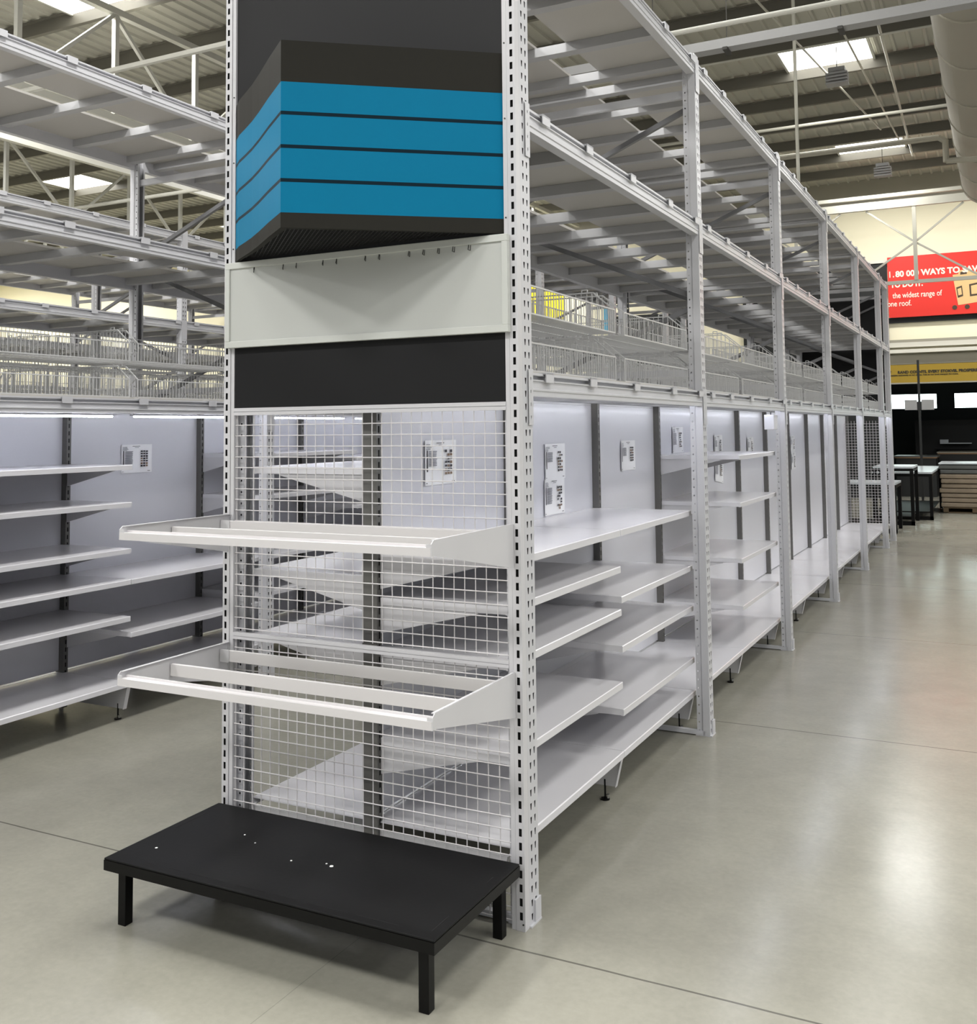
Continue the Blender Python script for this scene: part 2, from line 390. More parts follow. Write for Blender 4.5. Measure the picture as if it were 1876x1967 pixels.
for k, (x, y, z) in enumerate(((-4.2, 8.2, 6.6), (-5.4, 6.6, 6.4), (-6.6, 9.5, 6.8), (-3.0, 7.4, 7.0))):
    t = thing('hanging_hook', 'thin dark drop rod with hook under the roof, %s of four' % ORD[k], 'hook', (x, y, z), group='drop rods with hooks above the left aisle')
    MB().bar((0, 0, 0.08), (0, 0, ROOF-0.034-z), 0.012, n=5).build('rod', 'cable', t)
    MB().bar((0, 0, 0.08), (0.05, 0, 0.04), 0.012, n=5).bar((0.05, 0, 0.04), (0.03, 0, 0), 0.012, n=5).build('hook', 'cable', t)
rod('service_pipe', (-6.1, -3.0, 7.0), (-6.1, 22, 7.0), 0.07, 'truss', 'white service pipe running over the left aisle under the roof', 'pipe')
rod('service_pipe', (-12.5, -3.0, 6.6), (-12.5, 22, 6.6), 0.09, 'truss', 'white service pipe seen over the left rack', 'pipe')
for k, yy in enumerate((4.7, 9.8, 15.4)):
    rod('cross_pipe', (-30, yy, 6.0+0.1*k), (-5.6, yy, 6.0+0.1*k), 0.07, 'truss', 'white pipe crossing under the roof behind the left rack, %s from the front' % ORD[k], 'pipe')

# ------------------------------------------------------------------ pallet racks
LB = 2.5635
FY = [0.036 + LB*k for k in range(6)] + [13.93]
LV = (2.065, 3.120, 4.135)
UH = 4.17
def upright_mesh(parent, mirror=False):
    b = MB(); s = -1 if mirror else 1; D = 0.08; Wd = 0.086
    teardrop = [(0.026, 0.0066, 0.0028, 0.024), (0.060, 0.0066, 0.0028, 0.024)]
    b.perf(lambda u, v: (0, u, v), 0, Wd, 0, UH, teardrop, 0.05, 0.03)
    for (yy, r) in ((0, 0.006), (Wd, -0.006)):
        b.quad((0, yy, 0), (-s*0.042, yy, 0), (-s*0.042, yy, UH), (0, yy, UH))
        b.quad((-s*0.042, yy, 0), (-s*0.050, yy+r, 0), (-s*0.050, yy+r, UH), (-s*0.042, yy, UH))
        b.perf(lambda u, v, yy=yy, r=r: (-s*u, yy+r, v), 0.050, D, 0, UH, [(0.066, 0.0040, 0.0040, 0.009)], 0.05, 0.03)
    b.quad((-s*D, 0.006, 0), (-s*D, 0.024, 0), (-s*D, 0.024, UH), (-s*D, 0.006, UH))
    b.quad((-s*D, Wd-0.024, 0), (-s*D, Wd-0.006, 0), (-s*D, Wd-0.006, UH), (-s*D, Wd-0.024, UH))
    b.k = 1; b.box(min(-s*0.012, -s*0.014), max(-s*0.012, -s*0.014), 0.01, Wd-0.01, 0, UH-0.01)  # liner sheet added so the teardrop holes read black
    b.k = 0; b.box(min(-s*0.008, -s*0.001), max(-s*0.008, -s*0.001), 0.003, Wd-0.003, UH-0.004, UH)
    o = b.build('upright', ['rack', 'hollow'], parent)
    f = MB(); f.k = 0; f.box(-0.088 if s > 0 else -0.01, 0.01 if s > 0 else 0.088, 0.001, Wd+0.004, 0, 0.006)
    f.box(0.0005 if s > 0 else -0.008, 0.008 if s > 0 else -0.0005, Wd-0.045, Wd+0.004, 0.006, 0.085)
    f.build('foot_plate', 'rack', o)
    return o
WR = 1.45
def frame_thing(label):
    t = thing('rack_ladder', label, 'upright frame', group='upright frames of the pallet racks')
    a = upright_mesh(t); a.location = (0, 0, 0)
    c = upright_mesh(t, True); c.location = (-WR, 0, 0)
    z = 3.88; x = -0.075; side = 0
    for zz in (3.93, ): MB().box(-WR+0.03, -0.03, 0.03, 0.06, zz-0.025, zz+0.025).build('cross_tie', 'rack', t)
    for k in range(3):
        xa, xb = ((-0.05, -WR+0.05) if k % 2 == 0 else (-WR+0.05, -0.05))
        MB().bar((xa, 0.045, z-0.04), (xb, 0.045, z-0.62+0.02), 0.03, 0.03).build('diagonal', 'brace', t); z -= 0.625
    MB().box(-WR+0.03, -0.03, 0.03, 0.06, 2.16, 2.20).build('cross_tie', 'rack', t)
    MB().box(-WR+0.03, -0.03, 0.0, 0.030, 0.006, 0.03).build('foot_tie', 'rack', t)
    return t
def beam_profile(s):
    # outer face towards +x (s=1) with two steps
    P = [(-0.003, 0), (-0.003, -0.010), (-0.024, -0.012), (-0.024, -0.024), (0.0, -0.027), (0.0, -0.032), (-0.006, -0.034), (-0.006, -0.060), (0.002, -0.063), (0.002, -0.070), (-0.002, -0.073), (-0.002, -0.092), (-0.05, -0.092), (-0.05, 0.0)]
    return [(s*a, b) for a, b in P]
def beam_thing(label, L, s, conn=True):
    t = thing('rack_beam', label, 'rack beam', group='horizontal beams of the pallet racks')
    MB().prism(beam_profile(s), 'y', 0.0, L).build('beam', 'rack', t)
    for yy, a in ((0.0, -0.045), (L, 0.003)):
        b = MB(); x0, x1 = (0.001, 0.006) if s > 0 else (-0.006, -0.001)
        b.perf(lambda u, v, yy=yy, a=a: (x1 if s > 0 else x0, yy+a+u, v), 0, 0.042, -0.205, 0.012, [(0.021, 0.004, 0.003, 0.012)], 0.05, 0.03)
        b.box(x0*0.4, x0*0.4+0.001*s, yy+a, yy+a+0.042, -0.205, 0.012)
        b.build('hook_plate', 'rack', t)
    return t
def deck_thing(label, L):
    t = thing('rack_deck', label, 'rack deck', group='white decks on the pallet racks')
    g0, g1 = -0.80, -0.60
    MB().box(g1, -0.052, 0.01, L-0.01, -0.004, 0.012).build('deck_board', 'deck', t)
    MB().box(-WR+0.052, g0, 0.01, L-0.01, -0.004, 0.012).build('deck_board', 'deck', t)
    rel = [0.15, 0.64, 1.24, 1.88, 2.42] if L > 2 else [0.15, 0.70]
    for r in rel:
        b = MB(); b.prism([(r-0.035, -0.060), (r+0.035, -0.060), (r+0.035, -0.005), (r-0.035, -0.005)], 'x', -WR+0.051, -0.051)
        o = b.build('cross_bar', 'bar', t)
        for (x0, x1) in ((-0.060, 0.012), (-WR-0.012, -WR+0.060)):
            MB().box(x0, x1, r-0.038, r+0.038, -0.003, 0.004).box(x1-0.004 if x1 > -0.1 else x0, x1 if x1 > -0.1 else x0+0.004, r-0.038, r+0.038, -0.036, 0.0045).build('clip', 'rack', o)
    return t
def basket_thing(label):
    t = thing('wire_basket', label, 'wire basket', group='wire baskets standing on the pallet racks')
    Lb, D, hf, hb, xd = 1.13, 0.55, 0.115, 0.209, 0.112; r = 0.0027; q = 0.0062
    rim = MB()
    pts = lambda y: [(0, y, 0), (0, y, hf), (-xd, y, hb), (-D, y, hb), (-D, y, 0), (0, y, 0)]
    for y in (0, Lb):
        P = pts(y)
        for a, c in zip(P[:-1], P[1:]): rim.bar(a, c, q)
    for a in ((0, hf), (-D, hb), (0, 0), (-D, 0)): rim.bar((a[0], 0, a[1]), (a[0], Lb, a[1]), q)
    for yy in (0.10, Lb-0.10):
        for s in (0, 1): rim.bar((-xd-0.03-s*0.03, yy if 0 else (0 if yy < 0.5 else Lb), hb), (-xd-0.03-s*0.03, (0 if yy < 0.5 else Lb), hb+0.016), 0.005)
        rim.bar((-xd-0.03, (0 if yy < 0.5 else Lb), hb+0.016), (-xd-0.06, (0 if yy < 0.5 else Lb), hb+0.016), 0.005)
    rim.build('rim', 'basket', t)
    g = MB(); y = 0.025
    while y < Lb-0.01:
        g.bar((0, y, 0), (0, y, hf), r); g.bar((-D, y, 0), (-D, y, hb), r); g.bar((0, y, 0), (-D, y, 0), r); y += 0.0290
    g.build('grille', 'basket', t)
    e = MB()
    for yy in (0, Lb):
        x = -0.025
        while x > -D:
            h = hf + (hb-hf)*min(1, -x/xd); e.bar((x, yy, 0), (x, yy, h), r); x -= 0.03
        e.bar((0, yy, hf*0.5), (-D, yy, hf*0.5), 0.004)
    for x in (-0.14, -0.28, -0.42): e.bar((x, 0, 0), (x, Lb, 0), 0.005)
    e.build('end_grille', 'basket', t)
    return t
P_FRAME = P_BEAM = P_BEAMS = P_BEAMM = None; PROTO = {}
def use(key, maker, loc, label, group=None, rz=None):
    """first use moves the prototype itself, later uses copy it with its parts"""
    if key not in PROTO:
        o = maker(label); PROTO[key] = o; o.location = loc
        if rz is not None: o.rotation_euler = (0, 0, rz)
        if group: o['group'] = group
        return o
    return copy_tree(PROTO[key], loc, label, group, rz)
LVN = ('lowest', 'middle', 'top')
def rack(x1, desc, frames, baskets=True, basket_sides=(0, 1), aisle=('right', 'left'), y_off=0.0):
    for k, fy in enumerate(frames):
        use('frame', frame_thing, (x1, fy, 0), 'white perforated upright frame, %s from the front of the %s' % (ORD[k], desc))
    for k in range(len(frames)-1):
        y0, y1 = frames[k]+0.086, frames[k+1]; L = y1-y0; full = L > 2
        kk = 'full' if full else 'short'
        for li, z in enumerate(LV):
            for s, x in ((1, x1), (-1, x1-WR)):
                use('beam%s%d' % (kk, s), lambda lb, L=L, s=s: beam_thing(lb, L, s), (x, y0, z),
                    'white %s-level beam on the %s side, %s bay, %s' % (LVN[li], aisle[0] if s > 0 else aisle[1], ORD[k], desc))
            use('deck'+kk, lambda lb, L=L: deck_thing(lb, L), (x1, y0, z), 'pale %s-level deck on cross bars, %s bay, %s' % (LVN[li], ORD[k], desc))
        if baskets and full:
            for s in basket_sides:
                for j in (0, 1):
                    for tier in (0, 1):
                        yb = y0 + (0.012 + j*1.268 if x1 == 0 else 0.060 + j*1.202)
                        if s == 0: loc, rz = (x1-0.07, yb, LV[0]+0.016+tier*0.235), None
                        else: loc, rz = (x1-WR+0.07, yb+1.13, LV[0]+0.016+tier*0.235), math.pi
                        use('basket', basket_thing, loc, 'white wire basket, %s tier, %s one, %s side, %s bay, %s' % (('lower', 'upper')[tier], ('nearer', 'farther')[j], aisle[s], ORD[k], desc), rz=rz)
rack(0.0, 'end-panel rack', FY)
rack(-3.35, 'left-aisle rack', [0.036-LB]+FY)
rack(-6.70, 'rack beyond the left-aisle rack', [0.036-LB]+FY)
rack(-10.05, 'outermost distant rack', [0.036-LB]+FY, baskets=True, basket_sides=(0,))

# ------------------------------------------------------------------ gondola shelving in the lowest level
YB = [0.08 + 1.2818*k for k in range(12)]
SLX, SDX = -0.695, -0.755     # spine faces towards each aisle
def post_thing(label):
    t = thing('spine_post', label, 'shelving post', group='dark slotted posts between the shelf bays')
    H = 2.004; b = MB(); w = 0.036
    b.perf(lambda u, v: (0.0365, u, v), 0, w, 0.02, H, [(w/2, 0.005, 0.005, 0.028)], 0.05, 0.03)
    b.perf(lambda u, v: (-0.0365, u, v), 0, w, 0.02, H, [(w/2, 0.005, 0.005, 0.028)], 0.05, 0.03)
    b.quad((-0.0365, 0, 0.02), (0.0365, 0, 0.02), (0.0365, 0, H), (-0.0365, 0, H)); b.quad((-0.0365, w, 0.02), (0.0365, w, 0.02), (0.0365, w, H), (-0.0365, w, H))
    b.quad((-0.0365, 0, H), (0.0365, 0, H), (0.0365, w, H), (-0.0365, w, H))
    b.k = 1; b.box(-0.024, 0.024, 0.004, w-0.004, 0.03, H-0.01)  # dark core added to stand in for shade behind the slots
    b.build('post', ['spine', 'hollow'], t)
    MB().bar((0, w/2, 0), (0, w/2, 0.02), 0.03, n=10).build('levelling_foot', 'chrome', t)
    return t
def panel_thing(label, L):
    t = thing('back_panel', label, 'back panel', group='white back panels of the shelving')
    MB().box(-0.0012, 0.0012, 0.001, L-0.038-0.001, 0.262, 1.99).build('sheet', 'panel', t, bevel=0.0005)
    MB().box(-0.0013, 0.0013, 0.001, L-0.039, 1.991, 2.003).build('top_rail', 'rack', t)
    return t
def shelf_thing(label, L, s, D=0.595):
    t = thing('metal_shelf', label, 'shelf', group='white metal shelves')
    b = MB()
    P = [(0.0045, 0), (D-0.003, 0), (D, -0.003), (D, -0.032), (D-0.014, -0.032), (D-0.014, -0.029), (D-0.003, -0.029), (D-0.003, -0.003), (0.004, -0.003)]
    b.prism([(s*a, c) for a, c in P], 'y', 0.003, L-0.003)
    e_ = -s*(0.0425 if s > 0 else 0.0235)
    b.box(min(e_, s*0.0035), max(e_, s*0.0035), 0.020, L-0.020, -0.003, 0)
    for yy in (0.003, L-0.005): b.box(min(s*0.004, s*(D-0.003)), max(s*0.004, s*(D-0.003)), yy, yy+0.002, -0.030, -0.003)
    for xx in (0.18, 0.36): b.box(min(s*xx, s*(xx+0.03)), max(s*xx, s*(xx+0.03)), 0.01, L-0.01, -0.014, -0.003)
    b.build('shelf_panel', 'shelf', t)
    for yy in (0.008, L-0.011):
        q = MB(); q.prism([(s*a, c) for a, c in [(0.0, -0.002), (D-0.05, -0.004), (D-0.05, -0.030), (D-0.14, -0.034), (0.0, -0.145)]], 'y', yy, yy+0.003)
        q.bar((s*(D-0.14), yy+0.006, -0.036), (0, yy+0.006, -0.146), 0.012, 0.003)
        q.build('bracket', 'white', t)
    return t
def base_thing(label, L, s, D=0.595):
    t = thing('base_shelf', label, 'base shelf', group='white base shelves near the floor')
    b = MB(); P = [(0, 0), (D-0.004, 0), (D, -0.004), (D, -0.032), (D-0.014, -0.032), (D-0.014, -0.029), (D-0.004, -0.029), (D-0.004, -0.004), (0, -0.004)]
    b.prism([(s*a, c) for a, c in P], 'y', 0.002, L-0.002)
    e_ = -s*(0.0425 if s > 0 else 0.0235)
    b.box(min(e_, -s*0.0005), max(e_, -s*0.0005), 0.020, L-0.020, -0.004, 0)
    b.build('shelf_panel', 'shelf', t)
    return t
def foot_thing(label, s):
    t = thing('base_bracket', label, 'base bracket', group='brackets under the base shelves')
    b = MB(); b.prism([(s*a, c) for a, c in [(0, 0.217), (0.58, 0.217), (0.545, 0.07), (0, 0.07)]], 'y', 0.016, 0.020)
    b.prism([(s*a, c) for a, c in [(0.582, 0.217), (0.585, 0.217), (0.550, 0.07), (0.547, 0.07)]], 'y', 0.003, 0.033)
    b.build('bracket', 'white', t)
    f = MB(); f.bar((s*0.49, 0.018, 0.008), (s*0.49, 0.018, 0.10), 0.010, n=8); f.bar((s*0.49, 0.018, 0), (s*0.49, 0.018, 0.008), 0.045, n=14)
    f.build('levelling_foot', 'blacktube', t)
    g = MB(); g.bar((s*0.507, 0.012, 0.012), (s*0.507, 0.012, 0.030), 0.016, n=8); g.build('lock_nut', 'chrome', t)
    return t
def led_thing(label):
    t = thing('shelf_light', label, 'strip light', group='strip lights under the lowest beams')
    MB().box(-0.014, 0.014, 0, 1.14, 0.0, 0.010).build('housing', 'whitebox', t)
    MB().bar((0, 0.02, -0.007), (0, 1.12, -0.007), 0.012, n=8).build('tube', 'led', t)
    return t
def gondola(x1, desc, heights_r, heights_l, bays, y_first=0, sides=('aisle', 'rear'), lx=0.16, lz=1.962):
    xp = x1 - 0.7335
    for k in bays + [bays[-1]+1]:
        y = 0.08+1.2818*k
        use('post', post_thing, (xp, y, 0), 'dark slotted shelving post, %s along the %s' % (ORD[k-bays[0]], desc))
        for s, sd in ((1, sides[0]), (-1, sides[1])):
            use('foot%d' % s, lambda lb, s=s: foot_thing(lb, s), (xp+s*0.0365, y, 0), 'bracket under the base shelf, %s on the %s side, %s' % (ORD[k-bays[0]], sd, desc))
    for k in bays:
        y = 0.08+1.2818*k+0.018; n_ = ORD[k-bays[0]]
        for s, sd, hs in ((1, sides[0], heights_r), (-1, sides[1], heights_l)):
            use('panel%d' % s, lambda lb: panel_thing(lb, 1.2818), (xp-(0.0080 if s > 0 else 0.0112), y+0.0195, 0), 'glossy white back panel, %s bay, %s side, %s' % (n_, sd, desc))
            use('base%d' % s, lambda lb, s=s: base_thing(lb, 1.2818, s), (xp+s*0.0365, y, 0.25), 'white base shelf, %s bay, %s side, %s' % (n_, sd, desc))
            hh = sorted(hs.get(k, []), reverse=True)
            for i, h in enumerate(hh):
                pos = '%s shelf from the top' % ORD[i] if len(hh) > 1 else 'only shelf'
                use('shelf%d' % s, lambda lb, s=s: shelf_thing(lb, 1.2818, s), (xp+s*0.0365, y, h), 'white metal shelf, %s, %s bay, %s side, %s' % (pos, n_, sd, desc))
            use('led', led_thing, (x1-lx if s > 0 else x1-WR+lx, y+0.04, lz), 'white strip light under the deck, %s bay, %s side, %s' % (n_, sd, desc))
HR = {0: [1.336, 1.155, 0.943, 0.587], 1: [1.336, 1.003, 0.760, 0.450], 3: [1.637, 1.293, 0.888, 0.550]}
HL = {0: [1.690, 1.240, 0.957], 1: [1.690, 1.40], 2: [1.5, 1.1], 3: [1.6, 1.2, 0.8]}
gondola(0.0, 'end-panel rack', HR, HL, list(range(0, 11)), sides=('right', 'left'), lx=0.100, lz=1.994)
H2 = {0: [1.640, 1.398, 1.100, 0.900, 0.665], 1: [0.900, 0.560], 2: [1.68, 1.36, 0.90, 0.62], 3: [1.62, 1.2, 0.9, 0.6], -1: [1.640, 1.398, 1.100, 0.900, 0.665], 4: [1.62, 1.2, 0.9], 5: [1.6, 1.2, 0.9, 0.5], 6: [1.4, 0.9], 7: [1.5, 1.1, 0.8]}
gondola(-3.35, 'left-aisle rack', H2, {}, list(range(-1, 11)), sides=('right', 'left'))

# white power boxes under the beams
for k, (yy, zz) in enumerate(((4.96, 1.82), (13.4, 1.84))):
    t = thing('power_box', ('white power box hung beside the third upright on the right aisle', 'small white power box hung at the far end of the long rack')[k], 'power box', (-0.075, yy, zz))
    MB().box(-0.04, 0.04, -0.07, 0.07, 0, 0.12).build('case', 'whitebox', t, bevel=0.004)
    MB().bar((0, 0, 0.12), (0, 0, 0.145), 0.012, n=6).build('hanger', 'hook', t)

# ------------------------------------------------------------------ A4 planogram sheets
def notice(label, x, y, z, seed, rotx=0.0, w=0.292, h=0.207, curl=True):
    t = thing('paper_notice', label, 'paper notice', (x, y, z), group='printed sheets on the back panels'); t.rotation_euler = (rotx, 0, 0)
    b = MB(); n = 8
    for k in range(n):
        y0, y1 = k*w/n, (k+1)*w/n; d0 = 0.004 + 0.006*(abs(k/n-0.5)*2)**3; d1 = 0.004 + 0.006*(abs((k+1)/n-0.5)*2)**3
        b.quad((d0, y0, 0), (d1, y1, 0), (d1, y1, h), (d0, y0, h))
    b.build('sheet', 'paper', t)
    r = random.Random(seed); xx = 0.0112
    p = MB(); p.k = 0
    def R_(u0, u1, v0, v1, k):
        p.k = k; p.quad((xx, u0*w, v0*h), (xx, u1*w, v0*h), (xx, u1*w, v1*h), (xx, u0*w, v1*h))
    for k in range(4): R_(0.03, 0.14+0.08*r.random(), 0.90-0.035*k, 0.915-0.035*k, 0)
    R_(0.35, 0.6, 0.93, 0.945, 1); R_(0.42, 0.56, 0.885, 0.90, 0)
    R_(0.05, 0.08, 0.30, 0.78, 1)
    for k in range(r.choice((8, 10, 13))):
        v = 0.76 - 0.035*k; R_(0.11, 0.34+0.03*r.random(), v-0.022, v, 0)
    for i in range(r.choice((6, 7, 8))):
        v = 0.78 - 0.085*i
        for j in range(3):
            if r.random() < 0.85: R_(0.62+0.085*j, 0.62+0.085*j+0.07, v-0.065+0.02*r.random(), v, r.choice((1, 1, 1, 2)))
    R_(0.03, 0.06, 0.04, 0.06, 1); R_(0.85, 0.94, 0.05, 0.065, 1)
    p.build('print', ['ink', 'inkd', 'inkb'], t)
XR_ = -0.7398
notice('printed sheet on the white back panel seen through the wire mesh', XR_, 0.53, 1.59, 1)
notice('upper of two stacked printed sheets beside the right perforated post', XR_, 1.88, 1.55, 2)
notice('lower of two stacked printed sheets, its foot near the wide top shelf', XR_, 1.865, 1.345, 3)
notice('printed sheet on the second panel beyond the two stacked sheets', XR_, 3.17, 1.55, 4)
notice('printed sheet half hidden above the highest right shelf', XR_, 4.38, 1.642, 5)
notice('printed sheet on the panel right behind the second upright, upper one', XR_, 5.66, 1.565, 6)
notice('printed sheet hanging crooked below the highest right shelf', XR_, 5.66, 1.36, 7, rotx=-0.12)
notice('printed sheet between the two dark posts right of the highest shelf', XR_, 6.97, 1.53, 8)
notice('printed sheet on the far panel beyond the third upright, upper one', XR_, 9.3, 1.52, 9)
notice('printed sheet on the far panel beyond the third upright, lower one', XR_, 9.32, 1.31, 10)
notice('printed sheet on the back panel of the left shelves', -4.0898, 1.87, 1.556, 11)

# ------------------------------------------------------------------ the end panel
def slotted_post(label, s):
    """s=1: right post, outer face x=0 ; s=-1: left post, outer face x=-1.45"""
    t = thing('slotted_post', label, 'slotted post', (0 if s > 0 else -1.45, 0, 0), group='white slotted posts of the end panel')
    H = 4.3; b = MB(); q = lambda u: -s*u
    b.perf(lambda u, v: (q(u), 0, v), 0.0, 0.036, 0, H, [(0.016, 0.0058, 0.0058, 0.028)], 0.05, 0.0539)
    b.quad((q(0), 0, 0), (q(0), 0.0355, 0), (q(0), 0.0355, H), (q(0), 0, H))
    b.quad((q(0.036), 0, 0), (q(0.036), 0.008, 0), (q(0.036), 0.008, H), (q(0.036), 0, H))
    b.quad((q(0.036), 0.008, 0), (q(0.038), 0.008, 0), (q(0.038), 0.008, H), (q(0.036), 0.008, H))
    b.box(min(q(0.038), q(0.056)), max(q(0.038), q(0.056)), 0.003, 0.034, 0, H)
    b.quad((q(0), 0.0355, 0), (q(0.04), 0.0355, 0), (q(0.04), 0.0355, H), (q(0), 0.0355, H))
    b.k = 1; b.box(min(q(0.004), q(0.034)), max(q(0.004), q(0.034)), 0.010, 0.012, 0, H)  # dark sheet added behind the slots in place of inner shade
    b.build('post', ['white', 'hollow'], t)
    sc = MB()
    for z in (0.025, 2.30, 2.66, 3.05, 3.35): sc.bar((q(0.008 if z < 1 else 0.047), -0.002 if z < 1 else 0.001, z), (q(0.008 if z < 1 else 0.047), 0.004, z), 0.007, n=8)
    sc.build('screw', 'hook', t)
    return t
slotted_post('white slotted post at the right side of the end panel', 1)
slotted_post('white slotted post at the left side of the end panel', -1)
XA, XB = -1.392, -0.056
tag(MB().box(XA, XB, 0.012, 0.022, 2.594, 4.3).build('charcoal_board', 'board'), 'charcoal board filling the top of the end panel behind the blue header', 'board')
def header():
    t = thing('header_sign', 'wedge-shaped header sign with four blue bands on the end panel', 'sign', (-0.725, 0, 2.60))
    Z = (0.0, 0.057, 0.172, 0.186, 0.300, 0.314, 0.427, 0.441, 0.553, 0.712)
    MT = ('fascia', 'blue', 'navy', 'blue', 'navy', 'blue', 'navy', 'blue', 'fascia')
    F = (0.0, -0.513); Rr = (0.669, 0.008)
    Lf = [(0.0, -0.513), (-0.16, -0.388), (-0.31, -0.266), (-0.42, -0.180), (-0.52, -0.108), (-0.60, -0.052), (-0.667, 0.006)]
    def face(name, P, side):
        f = MB(); ms = ['fascia', 'blue', 'navy']; thick = 0.012
        for k in range(len(Z)-1):
            f.k = ms.index(MT[k])
            dz = 0.006 if f.k == 2 else 0.0
            for a, c in zip(P[:-1], P[1:]):
                f.quad((a[0], a[1], Z[k]), (c[0], c[1], Z[k]), (c[0], c[1], Z[k+1]), (a[0], a[1], Z[k+1]))
        f.k = 0
        I = [(a[0]*0.97, a[1]*0.94+0.004) for a in P]
        for (a, c, ia, ic) in zip(P[:-1], P[1:], I[:-1], I[1:]):
            for z in (Z[0], Z[-1]): f.quad((a[0], a[1], z), (c[0], c[1], z), (ic[0], ic[1], z), (ia[0], ia[1], z))
            f.quad((ia[0], ia[1], Z[0]), (ic[0], ic[1], Z[0]), (ic[0], ic[1], Z[-1]), (ia[0], ia[1], Z[-1]))
        return f.build(name, ms, t)
    face('fascia_panel', [F, Rr], 1); face('fascia_panel', Lf, -1)
    # expanded-metal soffit, set a little way up
    s = MB(); inside = lambda x, y: (y > -0.49*(1-abs(x)/0.66) + 0.02) and y < 0.0
    y = -0.47; row = 0
    while y < 0:
        x = -0.66 + (0.010 if row % 2 else 0)
        while x < 0.66:
            if inside(x, y) and inside(x+0.012, y+0.008): s.bar((x, y, 0.012), (x+0.011, y+0.011, 0.012), 0.0032); 
            if inside(x+0.012, y) and inside(x, y+0.011): s.bar((x+0.022, y, 0.012), (x+0.011, y+0.011, 0.012), 0.0032)
            x += 0.022
        y += 0.011; row += 1
    s.build('soffit_grille', 'scuff', t)
    MB().quad((-0.645, -0.004, 0.05), (0.645, -0.004, 0.05), (0.0, -0.470, 0.05)).build('soffit_backing', 'hollow', t)
header()
def grey_header():
    t = thing('pale_header_panel', 'pale grey framed panel with small hooks under the blue header', 'panel', (0, -0.012, 2.215))
    W0, W1, H = -1.425, -0.030, 0.378
    MB().box(W0+0.02, W1-0.02, -0.006, 0.010, 0.012, H-0.012).build('sheet', 'header', t)
    f = MB(); w = 0.028
    f.box(W0, W1, -0.014, 0.012, 0, w).box(W0, W1, -0.014, 0.012, H-w, H).box(W0, W0+w*0.9, -0.014, 0.012, w, H-w).box(W1-w*0.9, W1, -0.014, 0.012, w, H-w)
    f.build('frame', 'headframe', t, bevel=0.002)
grey_header()
for k, x in enumerate((-1.265, -1.106, -1.036, -0.897, -0.828, -0.684, -0.616, -0.474, -0.406, -0.338, -0.27, -0.20)):
    t = thing('wire_hook', 'small bent wire hook on the pale header panel, %s from its left end' % ORD[k], 'hook', (x, -0.018, 2.545), group='wire hooks on the pale header panel')
    MB().bar((0, 0.004, 0.030), (0, -0.006, 0), 0.0034, n=6).bar((0, -0.006, 0), (0.026, -0.036, -0.010), 0.0034, n=6).bar((0.026, -0.036, -0.010), (0.029, -0.039, 0.010), 0.0034, n=6).build('wire', 'hook', t)
tag(MB().box(XA, XB, 0.004, 0.014, 1.950, 2.216).build('black_board', 'board2'), 'black board between the pale header panel and the wire mesh', 'board')
def rail(z0, z1, y0, label, name='mesh_rail'):
    b = MB(); h = z1-z0
    b.box(XA, XB, y0, y0+0.02, z0, z0+h*0.42).box(XA, XB, y0+0.003, y0+0.02, z0+h*0.42, z0+h*0.52).box(XA, XB, y0, y0+0.02, z0+h*0.52, z1)
    return tag(b.build(name, 'white'), label, 'rail')
rail(1.918, 1.950, 0.000, 'white grooved rail along the top of the wire mesh')
rail(0.948, 0.976, 0.000, 'white grooved rail between the upper and lower wire mesh')
def mesh_panel(z0, z1, label):
    t = thing('wire_mesh_panel', label, 'wire mesh panel', (XA, 0.012, z0), group='white wire mesh panels of the end panel')
    w = XB-XA; a = MB(); n = 28
    for k in range(n+1): a.bar((0.004+k*(w-0.008)/n, 0.0046, 0), (0.004+k*(w-0.008)/n, 0.0046, z1-z0), 0.0048, n=6)
    a.build('upright_wires', 'mesh', t)
    c = MB(); k = 0; z = 0.008
    while z < z1-z0: c.bar((0, 0, z), (w, 0, z), 0.0048, n=6); z += 0.0464
    c.build('cross_wires', 'mesh', t)
mesh_panel(0.985, 1.925, 'upper white wire mesh of the end panel, below the black board')
mesh_panel(0.02, 0.955, 'lower white wire mesh of the end panel, behind the black bench')
